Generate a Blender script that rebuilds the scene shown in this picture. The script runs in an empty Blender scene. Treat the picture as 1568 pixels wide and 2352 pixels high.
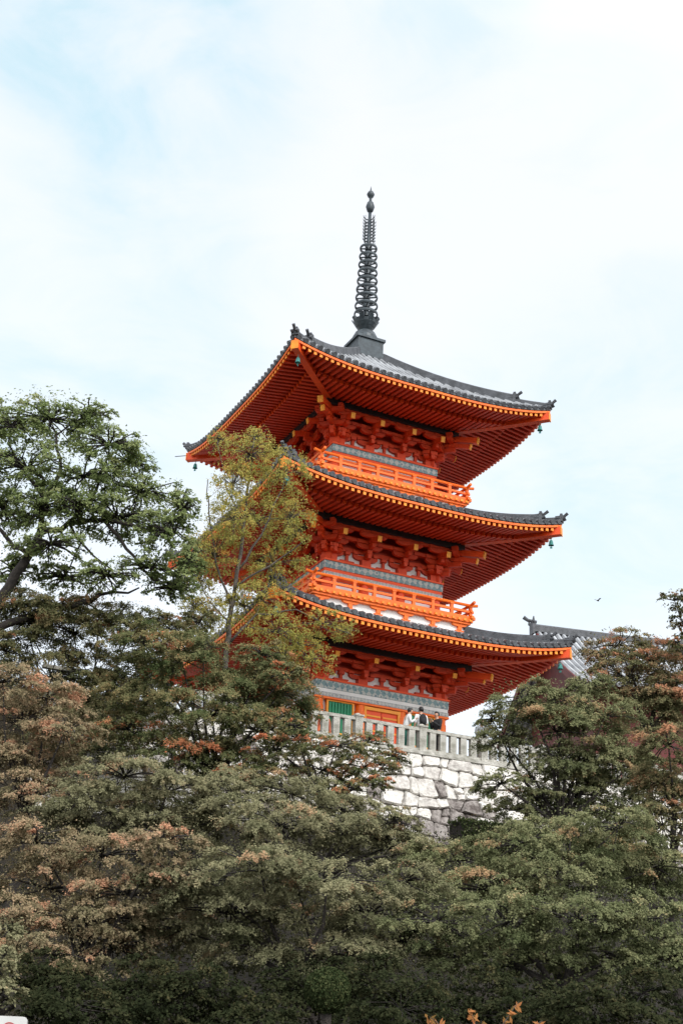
import bpy, math, random
import numpy as np
from mathutils import Vector, Matrix
random.seed(7); rng=np.random.default_rng(7)
C=bpy.context.scene.collection
PI=math.pi
W2,H2=784.0,1176.0
Y0=55.0
# lens, tilt and plan of the pagoda, solved from the photograph's eave corners
f,pit,rol,X0,th,a0,a1,a2,h0,h1,h2,hs,hb=[3134.5285,0.4085,0.0454,0.7205,0.443,6.5001,6.3161,6.0478,16.7442,22.0698,27.4427,41.1404,31.3572]
S=1.29
CAMZ=1.6
cam=bpy.data.cameras.new('camera');co=bpy.data.objects.new('camera',cam);C.objects.link(co)
F=Vector((0,math.cos(pit),math.sin(pit)));U=Vector((0,-math.sin(pit),math.cos(pit)));Rv=Vector((1,0,0))
r_=math.cos(rol)*Rv+math.sin(rol)*U;u_=-math.sin(rol)*Rv+math.cos(rol)*U
M=Matrix((( r_.x,u_.x,-F.x,0),(r_.y,u_.y,-F.y,0),(r_.z,u_.z,-F.z,CAMZ),(0,0,0,1)))
co.matrix_world=M
cam.sensor_fit='VERTICAL';cam.sensor_height=36;cam.sensor_width=24;cam.lens=f/2352*36;cam.clip_end=6000;cam.clip_start=.1
bpy.context.scene.camera=co
def ray(px,py):
    x=(px-W2)/f;y=(H2-py)/f
    xo=x*math.cos(rol)-y*math.sin(rol);yo=x*math.sin(rol)+y*math.cos(rol)
    return Vector((xo,math.cos(pit)-yo*math.sin(pit),math.sin(pit)+yo*math.cos(pit)))
def at(px,py,Y):
    d=ray(px,py);t=Y/d.y
    return Vector((0,0,CAMZ))+d*t
def mpp(px,py,Y): return Y/ray(px,py).y/f
ct_,st_=math.cos(th),math.sin(th)
def toloc(x,y): return ((x-X0)*ct_+(y-Y0)*st_, -(x-X0)*st_+(y-Y0)*ct_)
def toworld(lx,ly): return (X0+lx*ct_-ly*st_, Y0+lx*st_+ly*ct_)
def at_plane(px,py,c):
    d=ray(px,py)
    k=-d.x*st_+d.y*ct_; b=-(0-X0)*st_+(0-Y0)*ct_
    t=(-c-b)/k
    return Vector((0,0,CAMZ))+d*t
CF=8.2
PLAT=at_plane(968,1672,CF).z-.85
ZB=PLAT-2.9
def ground(x,y):
    lx,ly=toloc(x,y); d=-CF-ly
    if d<=0: return PLAT
    z=ZB-.45*d-.16*max(0,-lx-2)*min(1,d/3)
    if z<0: return 0
    return z+.18*math.sin(x*.9+y*.4)*math.sin(y*.7-x*.3)*min(1,d)
# ------------------------------------------------------------------ helpers
def mat(name,col,col2=None,rough=.6,scale=3.0,bump=0.0,metal=0.0,spec=.4,detail=5,bscale=None):
    m=bpy.data.materials.new(name);m.use_nodes=True;nt=m.node_tree;N=nt.nodes;L=nt.links
    b=N['Principled BSDF'];b.inputs['Roughness'].default_value=rough;b.inputs['Metallic'].default_value=metal
    b.inputs['Specular IOR Level'].default_value=spec
    col2=col2 or tuple(c*.72 for c in col)
    tc=N.new('ShaderNodeTexCoord');no=N.new('ShaderNodeTexNoise');no.inputs['Scale'].default_value=scale;no.inputs['Detail'].default_value=detail
    L.new(tc.outputs['Object'],no.inputs['Vector'])
    cr=N.new('ShaderNodeValToRGB');cr.color_ramp.elements[0].position=.32;cr.color_ramp.elements[1].position=.68
    cr.color_ramp.elements[0].color=(*col2,1);cr.color_ramp.elements[1].color=(*col,1)
    L.new(no.outputs['Fac'],cr.inputs['Fac']);L.new(cr.outputs['Color'],b.inputs['Base Color'])
    if bump:
        n2=N.new('ShaderNodeTexNoise');n2.inputs['Scale'].default_value=bscale or scale*6;n2.inputs['Detail'].default_value=4
        L.new(tc.outputs['Object'],n2.inputs['Vector'])
        bp=N.new('ShaderNodeBump');bp.inputs['Strength'].default_value=bump;bp.inputs['Distance'].default_value=.05
        L.new(n2.outputs['Fac'],bp.inputs['Height']);L.new(bp.outputs['Normal'],b.inputs['Normal'])
    return m
def leafmat(name,c0,c1,c2,trans=.3,c3=(.42,.21,.12)):
    m=bpy.data.materials.new(name);m.use_nodes=True;nt=m.node_tree;N=nt.nodes;L=nt.links
    N.remove(N['Principled BSDF']);out=N['Material Output']
    a=N.new('ShaderNodeAttribute');a.attribute_name='tint'
    cr=N.new('ShaderNodeValToRGB');e=cr.color_ramp.elements
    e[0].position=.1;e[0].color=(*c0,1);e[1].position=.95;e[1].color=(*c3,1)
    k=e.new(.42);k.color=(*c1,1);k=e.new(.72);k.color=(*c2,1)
    L.new(a.outputs['Fac'],cr.inputs['Fac'])
    d=N.new('ShaderNodeBsdfDiffuse');t=N.new('ShaderNodeBsdfTranslucent')
    L.new(cr.outputs['Color'],d.inputs['Color']);L.new(cr.outputs['Color'],t.inputs['Color'])
    mx=N.new('ShaderNodeMixShader');mx.inputs[0].default_value=trans;L.new(d.outputs[0],mx.inputs[1]);L.new(t.outputs[0],mx.inputs[2])
    L.new(mx.outputs[0],out.inputs['Surface'])
    return m
class MB:
    def __init__(s): s.v=[];s.f=[];s.fm=[];s.m=0
    def add(s,vs,fs):
        n=len(s.v);s.v+=[tuple(q) for q in vs];s.f+=[tuple(i+n for i in q) for q in fs];s.fm+=[s.m]*len(fs)
    def box(s,cx,cy,cz,sx,sy,sz,rz=0):
        c,n=math.cos(rz),math.sin(rz);vs=[]
        for dz in(-.5,.5):
            for dx,dy in((-.5,-.5),(.5,-.5),(.5,.5),(-.5,.5)):
                x,y=dx*sx,dy*sy;vs.append((cx+x*c-y*n,cy+x*n+y*c,cz+dz*sz))
        s.add(vs,[(3,2,1,0),(4,5,6,7),(0,1,5,4),(1,2,6,5),(2,3,7,6),(3,0,4,7)])
    def beam(s,p0,p1,w,h):
        p0=Vector(p0);p1=Vector(p1);d=(p1-p0).normalized()
        sd=d.cross(Vector((0,0,1)))
        if sd.length<1e-4: sd=Vector((1,0,0))
        sd.normalize();up=sd.cross(d);vs=[]
        for p in(p0,p1):
            for a,b in((-.5,-.5),(.5,-.5),(.5,.5),(-.5,.5)): vs.append(p+sd*w*a+up*h*b)
        s.add(vs,[(0,1,2,3),(7,6,5,4),(0,4,5,1),(1,5,6,2),(2,6,7,3),(3,7,4,0)])
    def path(s,pts,w,h):
        n=len(pts);vs=[]
        P=[Vector(p) for p in pts]
        for i in range(n):
            d=(P[min(i+1,n-1)]-P[max(i-1,0)]).normalized();sd=d.cross(Vector((0,0,1))).normalized();up=sd.cross(d)
            for a,b in((-.5,0),(.5,0),(.5,1),(-.5,1)): vs.append(P[i]+sd*w*a+up*h*b)
        fs=[(0,1,2,3),tuple(4*(n-1)+k for k in(3,2,1,0))]
        for i in range(n-1):
            for k in range(4): fs.append((4*i+k,4*i+4+k,4*i+4+(k+1)%4,4*i+(k+1)%4))
        s.add(vs,fs)
    def tube(s,pts,rad,n=6):
        P=[Vector(p) for p in pts];m=len(P)
        if not hasattr(rad,'__len__'): rad=[rad]*m
        vs=[];ref=None
        for i in range(m):
            d=(P[min(i+1,m-1)]-P[max(i-1,0)])
            d=d.normalized() if d.length>1e-9 else Vector((0,0,1))
            if ref is None: ref=Vector((0,0,1)) if abs(d.z)<.9 else Vector((1,0,0))
            sd=d.cross(ref)
            if sd.length<1e-4: sd=d.cross(Vector((.3,1,.2)))
            sd.normalize();up=sd.cross(d)
            for k in range(n):
                a=2*PI*k/n;vs.append(P[i]+sd*math.cos(a)*rad[i]+up*math.sin(a)*rad[i])
        fs=[tuple(range(n)),tuple(n*(m-1)+k for k in reversed(range(n)))]
        for i in range(m-1):
            for k in range(n): fs.append((n*i+k,n*i+n+k,n*i+n+(k+1)%n,n*i+(k+1)%n))
        s.add(vs,fs)
    def lathe(s,prof,cx=0,cy=0,n=16):
        m=len(prof);vs=[]
        for r,z in prof:
            for k in range(n): a=2*PI*k/n;vs.append((cx+r*math.cos(a),cy+r*math.sin(a),z))
        fs=[tuple(reversed(range(n))),tuple(n*(m-1)+k for k in range(n))]
        for i in range(m-1):
            for k in range(n): fs.append((n*i+k,n*i+(k+1)%n,n*i+n+(k+1)%n,n*i+n+k))
        s.add(vs,fs)
    def ball(s,c,r,n=12,m=8):
        rx,ry,rz=r if hasattr(r,'__len__') else (r,r,r)
        vs=[];fs=[]
        for i in range(m+1):
            a=-PI/2+PI*i/m
            for k in range(n):
                b=2*PI*k/n;vs.append((c[0]+rx*math.cos(a)*math.cos(b),c[1]+ry*math.cos(a)*math.sin(b),c[2]+rz*math.sin(a)))
        for i in range(m):
            for k in range(n): fs.append((n*i+k,n*i+(k+1)%n,n*i+n+(k+1)%n,n*i+n+k))
        s.add(vs,fs)
    def arm(s,L,y,z0,z1,w):
        hw=L/2;h=z1-z0;pr=[(-hw,z1),(-hw,z1-.45*h),(-hw+.06,z0+.2*h),(-hw+.16,z0),(hw-.16,z0),(hw-.06,z0+.2*h),(hw,z1-.45*h),(hw,z1)]
        n=len(pr);vs=[(x,y-w/2,z) for x,z in pr]+[(x,y+w/2,z) for x,z in pr]
        fs=[tuple(range(n)),tuple(reversed(range(n,2*n)))]
        for k in range(n): fs.append((k,k+n,(k+1)%n+n,(k+1)%n))
        s.add(vs,fs)
    def sweep(s,sec,zf,nt=28):
        k=len(sec);vs=[]
        ts=[-1+2*i/nt for i in range(nt+1)]
        for t in ts:
            for c,dz in sec: vs.append((t*c,-c,zf(t,c)+dz))
        fs=[]
        for i in range(nt):
            for j in range(k): fs.append((k*i+j,k*i+(j+1)%k,k*i+k+(j+1)%k,k*i+k+j))
        s.add(vs,fs)
    def sym4(s,qs=(1,2,3)):
        v0=list(s.v);f0=list(s.f);m0=list(s.fm)
        for q in qs:
            a=q*PI/2;c,n=round(math.cos(a)),round(math.sin(a))
            s.add([(x*c-y*n,x*n+y*c,z) for x,y,z in v0],f0)
            s.fm[-len(f0):]=m0
        return s
    def build(s,name,m,parent=None,smooth=False,rz=0,loc=(0,0,0)):
        me=bpy.data.meshes.new(name);me.from_pydata(s.v,[],s.f);me.update()
        ms=m if isinstance(m,(list,tuple)) else [m]
        for q in ms: me.materials.append(q)
        if len(ms)>1: me.polygons.foreach_set('material_index',s.fm)
        if smooth: me.polygons.foreach_set('use_smooth',[True]*len(me.polygons))
        o=bpy.data.objects.new(name,me);C.objects.link(o)
        o.location=loc;o.rotation_euler=(0,0,rz)
        if parent: o.parent=parent
        return o
def inst(name,o,parent,loc=(0,0,0),rz=0):
    c=bpy.data.objects.new(name,o.data);C.objects.link(c);c.parent=parent;c.location=loc;c.rotation_euler=(0,0,rz);return c
def tag(o,label=None,cat=None,group=None,kind=None):
    if label:o['label']=label
    if cat:o['category']=cat
    if group:o['group']=group
    if kind:o['kind']=kind
    return o
def thing(name,label,cat,loc=(0,0,0),rz=0,group=None):
    o=bpy.data.objects.new(name,None);C.objects.link(o);o.location=loc;o.rotation_euler=(0,0,rz);o.empty_display_size=.3
    return tag(o,label,cat,group)
# ------------------------------------------------------------------ materials
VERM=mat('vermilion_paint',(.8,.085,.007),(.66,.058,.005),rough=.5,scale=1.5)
BRKM=mat('vermilion_bracket_shade',(.64,.053,.005),(.46,.033,.004),rough=.55,scale=2.5)  # bracket copy of the vermilion, darkened to carry the shade below the eaves
VSHADE=mat('vermilion_soffit_shade',(.44,.029,.004),(.35,.021,.003),rough=.6,scale=2)  # same vermilion with under-eave shade put into the colour
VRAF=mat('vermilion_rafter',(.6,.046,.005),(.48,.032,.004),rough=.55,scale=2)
ORNG=mat('orange_edge_paint',(.88,.18,.011),(.8,.12,.009),rough=.5,scale=2)
YEL=mat('yellow_end_paint',(.86,.36,.02),(.76,.26,.02),rough=.5,scale=4)
YEL2=mat('orange_rafter_end_paint',(.88,.3,.016),(.8,.21,.012),rough=.5,scale=4)
PLAS=mat('white_plaster',(.8,.79,.77),(.66,.65,.63),rough=.8,scale=2)
TILE=mat('grey_roof_tile',(.44,.455,.47),(.17,.175,.185),rough=.34,scale=1.3,bump=.3,spec=.6)
PAN=mat('grey_pan_tile',(.115,.12,.13),(.05,.053,.058),rough=.5,scale=3,bump=.3)
RIDG=mat('dark_ridge_tile',(.09,.095,.105),(.04,.043,.048),rough=.5,scale=4,bump=.3)
DARK=mat('dark_purlin_paint',(.02,.024,.024),(.012,.014,.015),rough=.5)
BRNZ=mat('dark_bronze',(.055,.072,.082),(.025,.032,.037),rough=.4,metal=.2,scale=6)
VERD=mat('green_bronze_bell',(.05,.25,.22),(.03,.15,.14),rough=.6,scale=8)
GRN=mat('green_lattice_paint',(.012,.25,.11),(.01,.18,.08),rough=.5)
STON=mat('balustrade_stone',(.52,.5,.45),(.25,.24,.2),rough=.85,scale=3.5,bump=.8,detail=9)
STON2=mat('podium_stone',(.36,.35,.32),(.24,.23,.21),rough=.85,scale=3,bump=.4)
BARK=mat('dark_bark',(.05,.041,.035),(.02,.017,.015),rough=.9,scale=7,bump=.8)
BARK2=mat('grey_bark',(.14,.12,.1),(.06,.05,.042),rough=.9,scale=8,bump=.8)
SOIL=mat('slope_soil',(.03,.024,.016),(.014,.012,.009),rough=.95,scale=1.2,bump=.8)
JOINT=mat('joint_earth',(.14,.12,.108),(.07,.06,.052),rough=.95,scale=4,bump=.5)
GRAV=mat('courtyard_gravel',(.27,.252,.23),(.2,.19,.17),rough=.95,scale=2,bump=.4)
HALLR=mat('hall_dark_red',(.13,.014,.012),(.08,.01,.009),rough=.6)
TILE2=mat('mid_grey_roof_tile',(.42,.435,.45),(.22,.23,.245),rough=.4,scale=1.3,bump=.3,spec=.5)
def bandmat(name,c0,c1,c2,sc):
    m=bpy.data.materials.new(name);m.use_nodes=True;N=m.node_tree.nodes;L=m.node_tree.links;b=N['Principled BSDF'];b.inputs['Roughness'].default_value=.6
    tc=N.new('ShaderNodeTexCoord');mp=N.new('ShaderNodeMapping');mp.inputs['Rotation'].default_value=(0,PI/4,0)
    L.new(tc.outputs['Object'],mp.inputs['Vector'])
    ck=N.new('ShaderNodeTexChecker');ck.inputs['Scale'].default_value=sc;ck.inputs['Color1'].default_value=(*c0,1);ck.inputs['Color2'].default_value=(*c1,1)
    L.new(mp.outputs['Vector'],ck.inputs['Vector'])
    vo=N.new('ShaderNodeTexVoronoi');vo.inputs['Scale'].default_value=sc*1.1;L.new(tc.outputs['Object'],vo.inputs['Vector'])
    mr=N.new('ShaderNodeMapRange');mr.inputs['From Min'].default_value=.25;mr.inputs['From Max'].default_value=.35
    L.new(vo.outputs['Distance'],mr.inputs['Value'])
    mx=N.new('ShaderNodeMix');mx.data_type='RGBA';L.new(mr.outputs[0],mx.inputs['Factor']);mx.inputs['A'].default_value=(*c2,1);L.new(ck.outputs['Color'],mx.inputs['B'])
    L.new(mx.outputs['Result'],b.inputs['Base Color']);return m
BAND=bandmat('painted_blue_band',(.17,.27,.28),(.42,.44,.41),(.12,.2,.23),7)
BAND2=bandmat('painted_grey_band',(.36,.37,.36),(.48,.48,.45),(.22,.25,.26),12)
# ------------------------------------------------------------------ pagoda
pag=thing('pagoda','three storey vermilion pagoda with grey tiled roofs and a tall dark bronze spire','pagoda',(X0,Y0,PLAT),th)
pag.scale=(S,S,S)
A=[a0/S,a1/S,a2/S]; LIFT=.45
ZE=[(h+CAMZ-PLAT)/S-LIFT for h in (h0,h1,h2)]
BW=[2.12,1.95,1.78]; PW=[b+.6 for b in BW]; RB=[0,2.84,2.74]
ZBOX=(hb+CAMZ-PLAT)/S; ZTIP=(hs+CAMZ-PLAT)/S
def make_bracket(name):
    m=MB()
    m.box(0,0,.09,.32,.3,.18)
    m.beam((0,.1,.25),(0,-.36,.25),.12,.13);m.arm(.86,0.003,.18,.31,.12)
    for x,y in((0,-.28),(.36,0),(-.36,0)): m.box(x,y,.37,.17,.17,.1)
    m.beam((0,.1,.5),(0,-.64,.5),.12,.13);m.arm(.9,-.283,.437,.563,.12)
    for x,y in((0,-.56),(.38,-.28),(-.38,-.28)): m.box(x,y,.62,.17,.17,.1)
    m.arm(.96,-.56,.69,.8,.12)
    for x in(-.4,0,.4): m.box(x,-.56,.85,.15,.15,.09)
    m.beam((0,.2,.82),(0,-1.0,.55),.12,.14)
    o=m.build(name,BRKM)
    y=MB();y.beam((0,-1.001,.55),(0,-1.03,.5435),.14,.16)
    return o,y.build('bracket_end_cap',YEL)
brk,brkcap=make_bracket('bracket_prototype')
def put_bracket(x,y,z,rz,s=1.0,kb=1.2):
    b=inst('bracket',brk,pag,(x,y,z),rz);b.scale=(1,s,kb)
    inst('bracket_end_cap',brkcap,b)
dg=Vector((-1,-1,0)).normalized();sdv=Vector((1,-1,0)).normalized()
for i in range(3):
    a=A[i];zE=ZE[i];b=BW[i];p=PW[i]
    top=(i==2)
    ofs=.2 if i==0 else 0.0          # the ground storey carries its bands a little higher
    ZBR=1.0-ofs;KB=1.2-ofs*1.1
    ctop=.5 if top else RB[i+1]-.2
    ztop=(ZBOX-.05) if top else ZE[i+1]-2.82
    rise=ztop-(zE+.34)
    def zu(t,c,a=a,zE=zE): 
        q=max(0,(c-2.0)/(a-2.0));return zE+.135*(a-c)+LIFT*abs(t)**3*q**1.2
    def zt(t,c,a=a,zE=zE,ctop=ctop,rise=rise):
        s=(a-c)/(a-ctop);s=max(-.05,min(1,s));return zE+.33+rise*(.74*s+.26*s*s)+LIFT*abs(t)**3*(1-s)**1.6
    m=MB();nt,ns=32,10;vs=[];fs=[]
    for j in range(ns+1):
        c=a+.02+(ctop-a-.02)*j/ns
        for k in range(nt+1): t=-1+2*k/nt;vs.append((t*c,-c,zt(t,c)))
    for j in range(ns):
        for k in range(nt): q=j*(nt+1)+k;fs.append((q,q+1,q+nt+2,q+nt+1))
    m.m=1;m.add(vs,fs)
    m.sweep([(a+.02,-.06),(a+.02,-.001),(a-.3,-.001),(a-.3,-.06)],lambda t,c:zt(t,a+.02))
    nn=int(2*a/.25)
    for k in range(nn+1):
        x=-a+.12+(2*a-.24)*k/nn
        cs=max(ctop,abs(x)+.05)
        if cs>a-.05: continue
        ce=max(cs,a-.1)
        m.m=1;m.tube([(x,-c,zt(x/c,c)+.02) for c in (a+.06,a-.02,ce)],.082,8)
        if ce-cs>.05:
            cc=[ce+(cs-ce)*q/6 for q in range(7)]
            m.m=0;m.tube([(x,-c,zt(x/c,c)+.025) for c in cc],.08,6)
    m.sym4()
    roof=m.build('roof',[TILE,PAN],pag)
    ss=[.2+.8*q/10 for q in range(11)]
    def hp(s,dz=0): c=a+(ctop-a)*s;return (-c,-c,zt(1,c)+dz)
    hr=MB();hr.path([hp(s,-.02) for s in ss],.26,.25);hr.tube([hp(s,.25) for s in ss],.075,6);hro=hr.build('hip_ridge',RIDG,roof)
    hr=MB();ss2=[0+.2*q/4 for q in range(5)]
    hr.path([hp(s,-.02) for s in ss2],.22,.13);hr.tube([hp(s,.12) for s in ss2],.065,6);hro2_=hr.build('lower_hip_ridge',RIDG,roof)
    ogs=[]
    for s,w,h,tl in((.0,.24,.2,.2),(.2,.28,.32,.24)):
        og=MB();P=Vector(hp(s,.0))
        og.beam(P+Vector((0,0,h*.5))-dg*.05,P+Vector((0,0,h*.5))+dg*.05,w,h)
        og.beam(P+Vector((0,0,h+.03))-dg*.04,P+Vector((0,0,h+.03))+dg*.04,w*.6,.1)
        for q in(-1,0,1):
            B=P+sdv*q*w*.34+Vector((0,0,h*(.95 if q==0 else .55)))
            og.tube([B-dg*.2,B+dg*tl*.4,B+dg*tl*(1 if q==0 else .6)+Vector((0,0,.1 if q==0 else .03))],[.045,.05,.055],8)
        ogs.append(og.build('ridge_end_tile',RIDG,roof))
    for q in range(1,4):
        inst('hip_ridge',hro,roof,rz=q*PI/2);inst('lower_hip_ridge',hro2_,roof,rz=q*PI/2)
        for og in ogs: inst('ridge_end_tile',og,roof,rz=q*PI/2)
    m=MB();m.sweep([(a,.165),(a,.24),(a-.12,.24),(a-.12,.165)],zu);m.sym4();m.build('eave_board',ORNG,pag)
    m=MB();m.sweep([(a-.01,.245),(a-.01,.325),(a-.2,.325),(a-.2,.245)],zu);m.sym4();m.build('eave_tile_batten',DARK,pag)
    m=MB();vs=[];fs=[]
    for j in range(7):
        c=a-.11+(p-.1-a+.11)*j/6
        for k in range(nt+1): t=-1+2*k/nt;vs.append((t*c,-c,zu(t,c)+.16))
    for j in range(6):
        for k in range(nt): q=j*(nt+1)+k;fs.append((q+1,q,q+nt+1,q+nt+2))
    m.add(vs,fs);m.sym4();m.build('soffit',VSHADE,pag)
    fl=MB();bs=MB();nr=int(2*a/.2)
    cm=a-1.1
    for k in range(nr+1):
        x=-a+.14+(2*a-.28)*k/nr
        c1=a-.06;c0=max(cm-.1,abs(x)+.02)
        if c1-c0>.08:
            P0,P1=(x,-c1,zu(x/c1,c1)+.1),(x,-c0,zu(x/c0,c0)+.1)
            fl.m=0;fl.beam(P0,P1,.095,.105);fl.m=1;fl.box(x,-c1-.012,P0[2],.095,.024,.105)
            if i>0:
                r1=MB();r1.beam(P0,P1,.095,.105);ro_=r1.build('flying_rafter',VRAF,pag)
                r1=MB();r1.box(x,-c1-.012,P0[2],.095,.024,.105);r1.build('rafter_end_cap',YEL2,ro_)
        c1=cm+.1;c0=max(p-.05,abs(x)+.02)
        if c1-c0>.08:
            bs.m=0;bs.beam((x,-c1,zu(x/c1,c1)-.02),(x,-c0,zu(x/c0,c0)-.02),.11,.115)
            bs.m=1;bs.box(x,-c1-.012,zu(x/c1,c1)-.02,.11,.024,.115)
    fl.sym4();bs.sym4()
    if i>0:   # front face rafters are parts of their own
        nv=len(fl.v)//4;nf=len(fl.f)//4
        fl.v=fl.v[nv:];fl.f=[tuple(q-nv for q in t) for t in fl.f[nf:]];fl.fm=fl.fm[nf:]
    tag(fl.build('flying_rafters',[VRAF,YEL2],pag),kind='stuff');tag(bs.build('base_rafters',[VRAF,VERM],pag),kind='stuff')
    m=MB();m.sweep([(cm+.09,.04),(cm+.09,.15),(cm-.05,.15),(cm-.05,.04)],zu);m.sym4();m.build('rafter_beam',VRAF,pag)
    hh=MB();cc=[p-.4+(a-.02-p+.4)*q/8 for q in range(9)]
    hh.path([(-c,-c,zu(1,c)-.12) for c in cc],.22,.27);hro2=hh.build('hip_rafter',VERM,pag)
    hc=MB();P0=Vector((-(a-.02),-(a-.02),zu(1,a-.02)+.015));hc.beam(P0+dg*.001,P0+dg*.03,.24,.29);hco=hc.build('hip_rafter_cap',YEL2,hro2)
    for q in range(1,4): h=inst('hip_rafter',hro2,pag,rz=q*PI/2);inst('hip_rafter_cap',hco,h)
    be=MB();cb=a-.25;zb=zu(1,cb)-.14;k_=.74
    be.tube([(-cb,-cb,zb),(-cb,-cb,zb-.12)],.012,6)
    zb+=.08
    be.lathe([(.02*k_,zb-.18),(.06*k_,zb-.2),(.085*k_,zb-.25),(.095*k_,zb-.33),(.125*k_,zb-.37),(.11*k_,zb-.37),(.08*k_,zb-.33)],-cb,-cb,14)
    be.tube([(-cb,-cb,zb-.32),(-cb,-cb,zb-.43)],.008,6);be.box(-cb,-cb,zb-.45,.07,.008,.06,PI/4)
    beo=be.build('wind_bell',VERD,pag)
    for q in range(1,4): inst('wind_bell',beo,pag,rz=q*PI/2)
    m=MB();m.sweep([(p+.1,-.0),(p+.1,.24),(p-.12,.24),(p-.12,-.0)],lambda t,c:zE+.06);m.sym4();m.build('purlin',DARK,pag)
    m=MB();m.box(0,0,zE+.2,2*p-.26,2*p-.26,.05);m.build('bracket_ceiling',VSHADE,pag)
    zb=zE-ZBR;zcb=lambda t,c:zb
    for c_b,z_0,z_1 in((b+.05,.36,.47),(b+.33,.585,.68),(b+.61,.81,.9),(b+.05,.7,.82)):
        m=MB();m.sweep([(c_b,z_0*KB),(c_b,z_1*KB),(c_b-.1,z_1*KB),(c_b-.1,z_0*KB)],zcb,8);m.sym4();m.build('through_beam',BRKM,pag)
    for q in range(4):
        an=q*PI/2
        for x in(-b+.1,-b/3,b/3,b-.1):
            px_,py_=x*math.cos(an)+b*math.sin(an),x*math.sin(an)-b*math.cos(an)
            put_bracket(px_,py_,zb,an,1.0,KB)
        an2=an-PI/4
        put_bracket(b*1.4142*math.sin(an2)*.985,-b*1.4142*math.cos(an2)*.985,zb,an2,1.42,KB)
        for x in(-2*b/3,0,2*b/3):
            st=MB();st.arm(.5,-.0,.02,.1,.1);st.beam((0,0,.1),(0,0,.35*KB),.09,.09);st.box(0,-.02,.29*KB,.18,.16,.1)
            st.build('strut',BRKM,pag,rz=an,loc=(x*math.cos(an)+(b+.02)*math.sin(an),x*math.sin(an)-(b+.02)*math.cos(an),zb))
        cl=MB();d0=b*1.35;cl.beam((0,-d0,ZBR+.15),(0,-d0-1.75,ZBR-.15),.17,.2)
        c_=cl.build('corner_lever',VERM,pag,rz=an2,loc=(0,0,zb))
        cy=MB();cy.beam((0,-d0-1.751,ZBR-.15),(0,-d0-1.79,ZBR-.157),.19,.22);cy.build('lever_end_cap',YEL,c_)
    zf=0.45 if i==0 else ZE[i]-2.35
    zs_=zb+.38*KB
    m=MB();m.box(0,0,(zf+zs_)/2,2*b-.1,2*b-.1,zs_-zf);m.build('wall',PLAS,pag)
    m=MB();m.box(0,0,(zs_+zE+.17)/2,2*b-.14,2*b-.14,zE+.17-zs_);m.build('bracket_wall',VSHADE,pag)
    zc0=zE+ofs                      # band levels hang from here
    cl=MB();cl.lathe([(.17,zf),(.17,zc0-1.81),(.15,zc0-1.8),(.15,zb)],0,0,14);clo=None
    for q in range(4):
        an=q*PI/2
        for x in(-b,-b/3,b/3):
            x_,y_=x*math.cos(an)+b*math.sin(an),x*math.sin(an)-b*math.cos(an)
            if clo is None: clo=cl.build('column',VERM if i else ORNG,pag,smooth=False,loc=(x_,y_,0))
            else: inst('column',clo,pag,(x_,y_,0))
    zc=lambda t,c:zc0
    m=MB();m.sweep([(b+.21,-1.065),(b+.21,-1.005),(b-.06,-1.005),(b-.06,-1.065)],zc);m.sym4();m.build('tie_beam',VERM,pag)
    m=MB();m.sweep([(b+.18,-1.31),(b+.18,-1.07),(b-.06,-1.07),(b-.06,-1.31)],zc);m.sym4();m.build('painted_frieze',BAND,pag)
    m=MB();m.sweep([(b+.16,-1.42),(b+.16,-1.315),(b-.06,-1.315),(b-.06,-1.42)],zc);m.sym4();m.build('wall_rail',VERM if i else PLAS,pag)
    m=MB();m.sweep([(b+.175,-1.55),(b+.175,-1.425),(b-.06,-1.425),(b-.06,-1.55)],zc);m.sym4();m.build('painted_frieze',BAND2,pag)
    m=MB();m.sweep([(b+.19,-1.62),(b+.19,-1.56),(b-.06,-1.56),(b-.06,-1.62)],zc);m.sym4();m.build('tie_beam',ORNG,pag)
    if i==0:
        zw=zc0-1.63
        for q in range(4):
            an=q*PI/2
            for x in(-2*b/3,2*b/3):
                x_,y_=x*math.cos(an)+b*math.sin(an),x*math.sin(an)-b*math.cos(an)
                w=MB();hz=1.0;wz=zw-hz/2
                w.box(0,-.02,wz,.86,.1,hz);wo=w.build('lattice_window',GRN,pag,rz=an,loc=(x_,y_,0))
                fr=MB()
                for xx in(-.43,.43): fr.box(xx,-.05,wz,.06,.12,hz)
                for zz in(-hz/2,hz/2): fr.box(0,-.052,wz+zz,.92,.12,.06)
                fr.build('window_frame',YEL,wo)
                gr=MB()
                for k in range(8): gr.box(-.35+.1*k,-.08,wz,.04,.05,hz-.1)
                gr.box(0,-.07,wz,.76,.03,.05)
                gr.build('window_slats',GRN,wo)
                hp_=zw-hz-.04-zf
                pn=MB();pn.box(0,-.02,zf+hp_/2,1.1,.09,hp_);pn.build('lower_wall_panel',VERM,pag,rz=an,loc=(x_,y_,0))
            x_,y_=b*math.sin(an),-b*math.cos(an)
            hz=zw-zf
            fr=MB()
            for xx in(-.58,.58): fr.box(xx,-.06,zf+hz/2,.08,.14,hz)
            fr.box(0,-.062,zf+hz-.06,1.24,.14,.1);fr.build('door_frame',YEL,pag,rz=an,loc=(x_,y_,0))
            for xx in(-.29,.29):
                d=MB();d.box(xx,-.03,zf+hz/2,.56,.08,hz-.1);do=d.build('door',VERM,pag,rz=an,loc=(x_,y_,0))
                for z_ in(.25,.6,.85): 
                    fr=MB();fr.box(xx,-.08,zf+hz*z_,.5,.02,.05);fr.build('door_strap',YEL,do)
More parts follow.
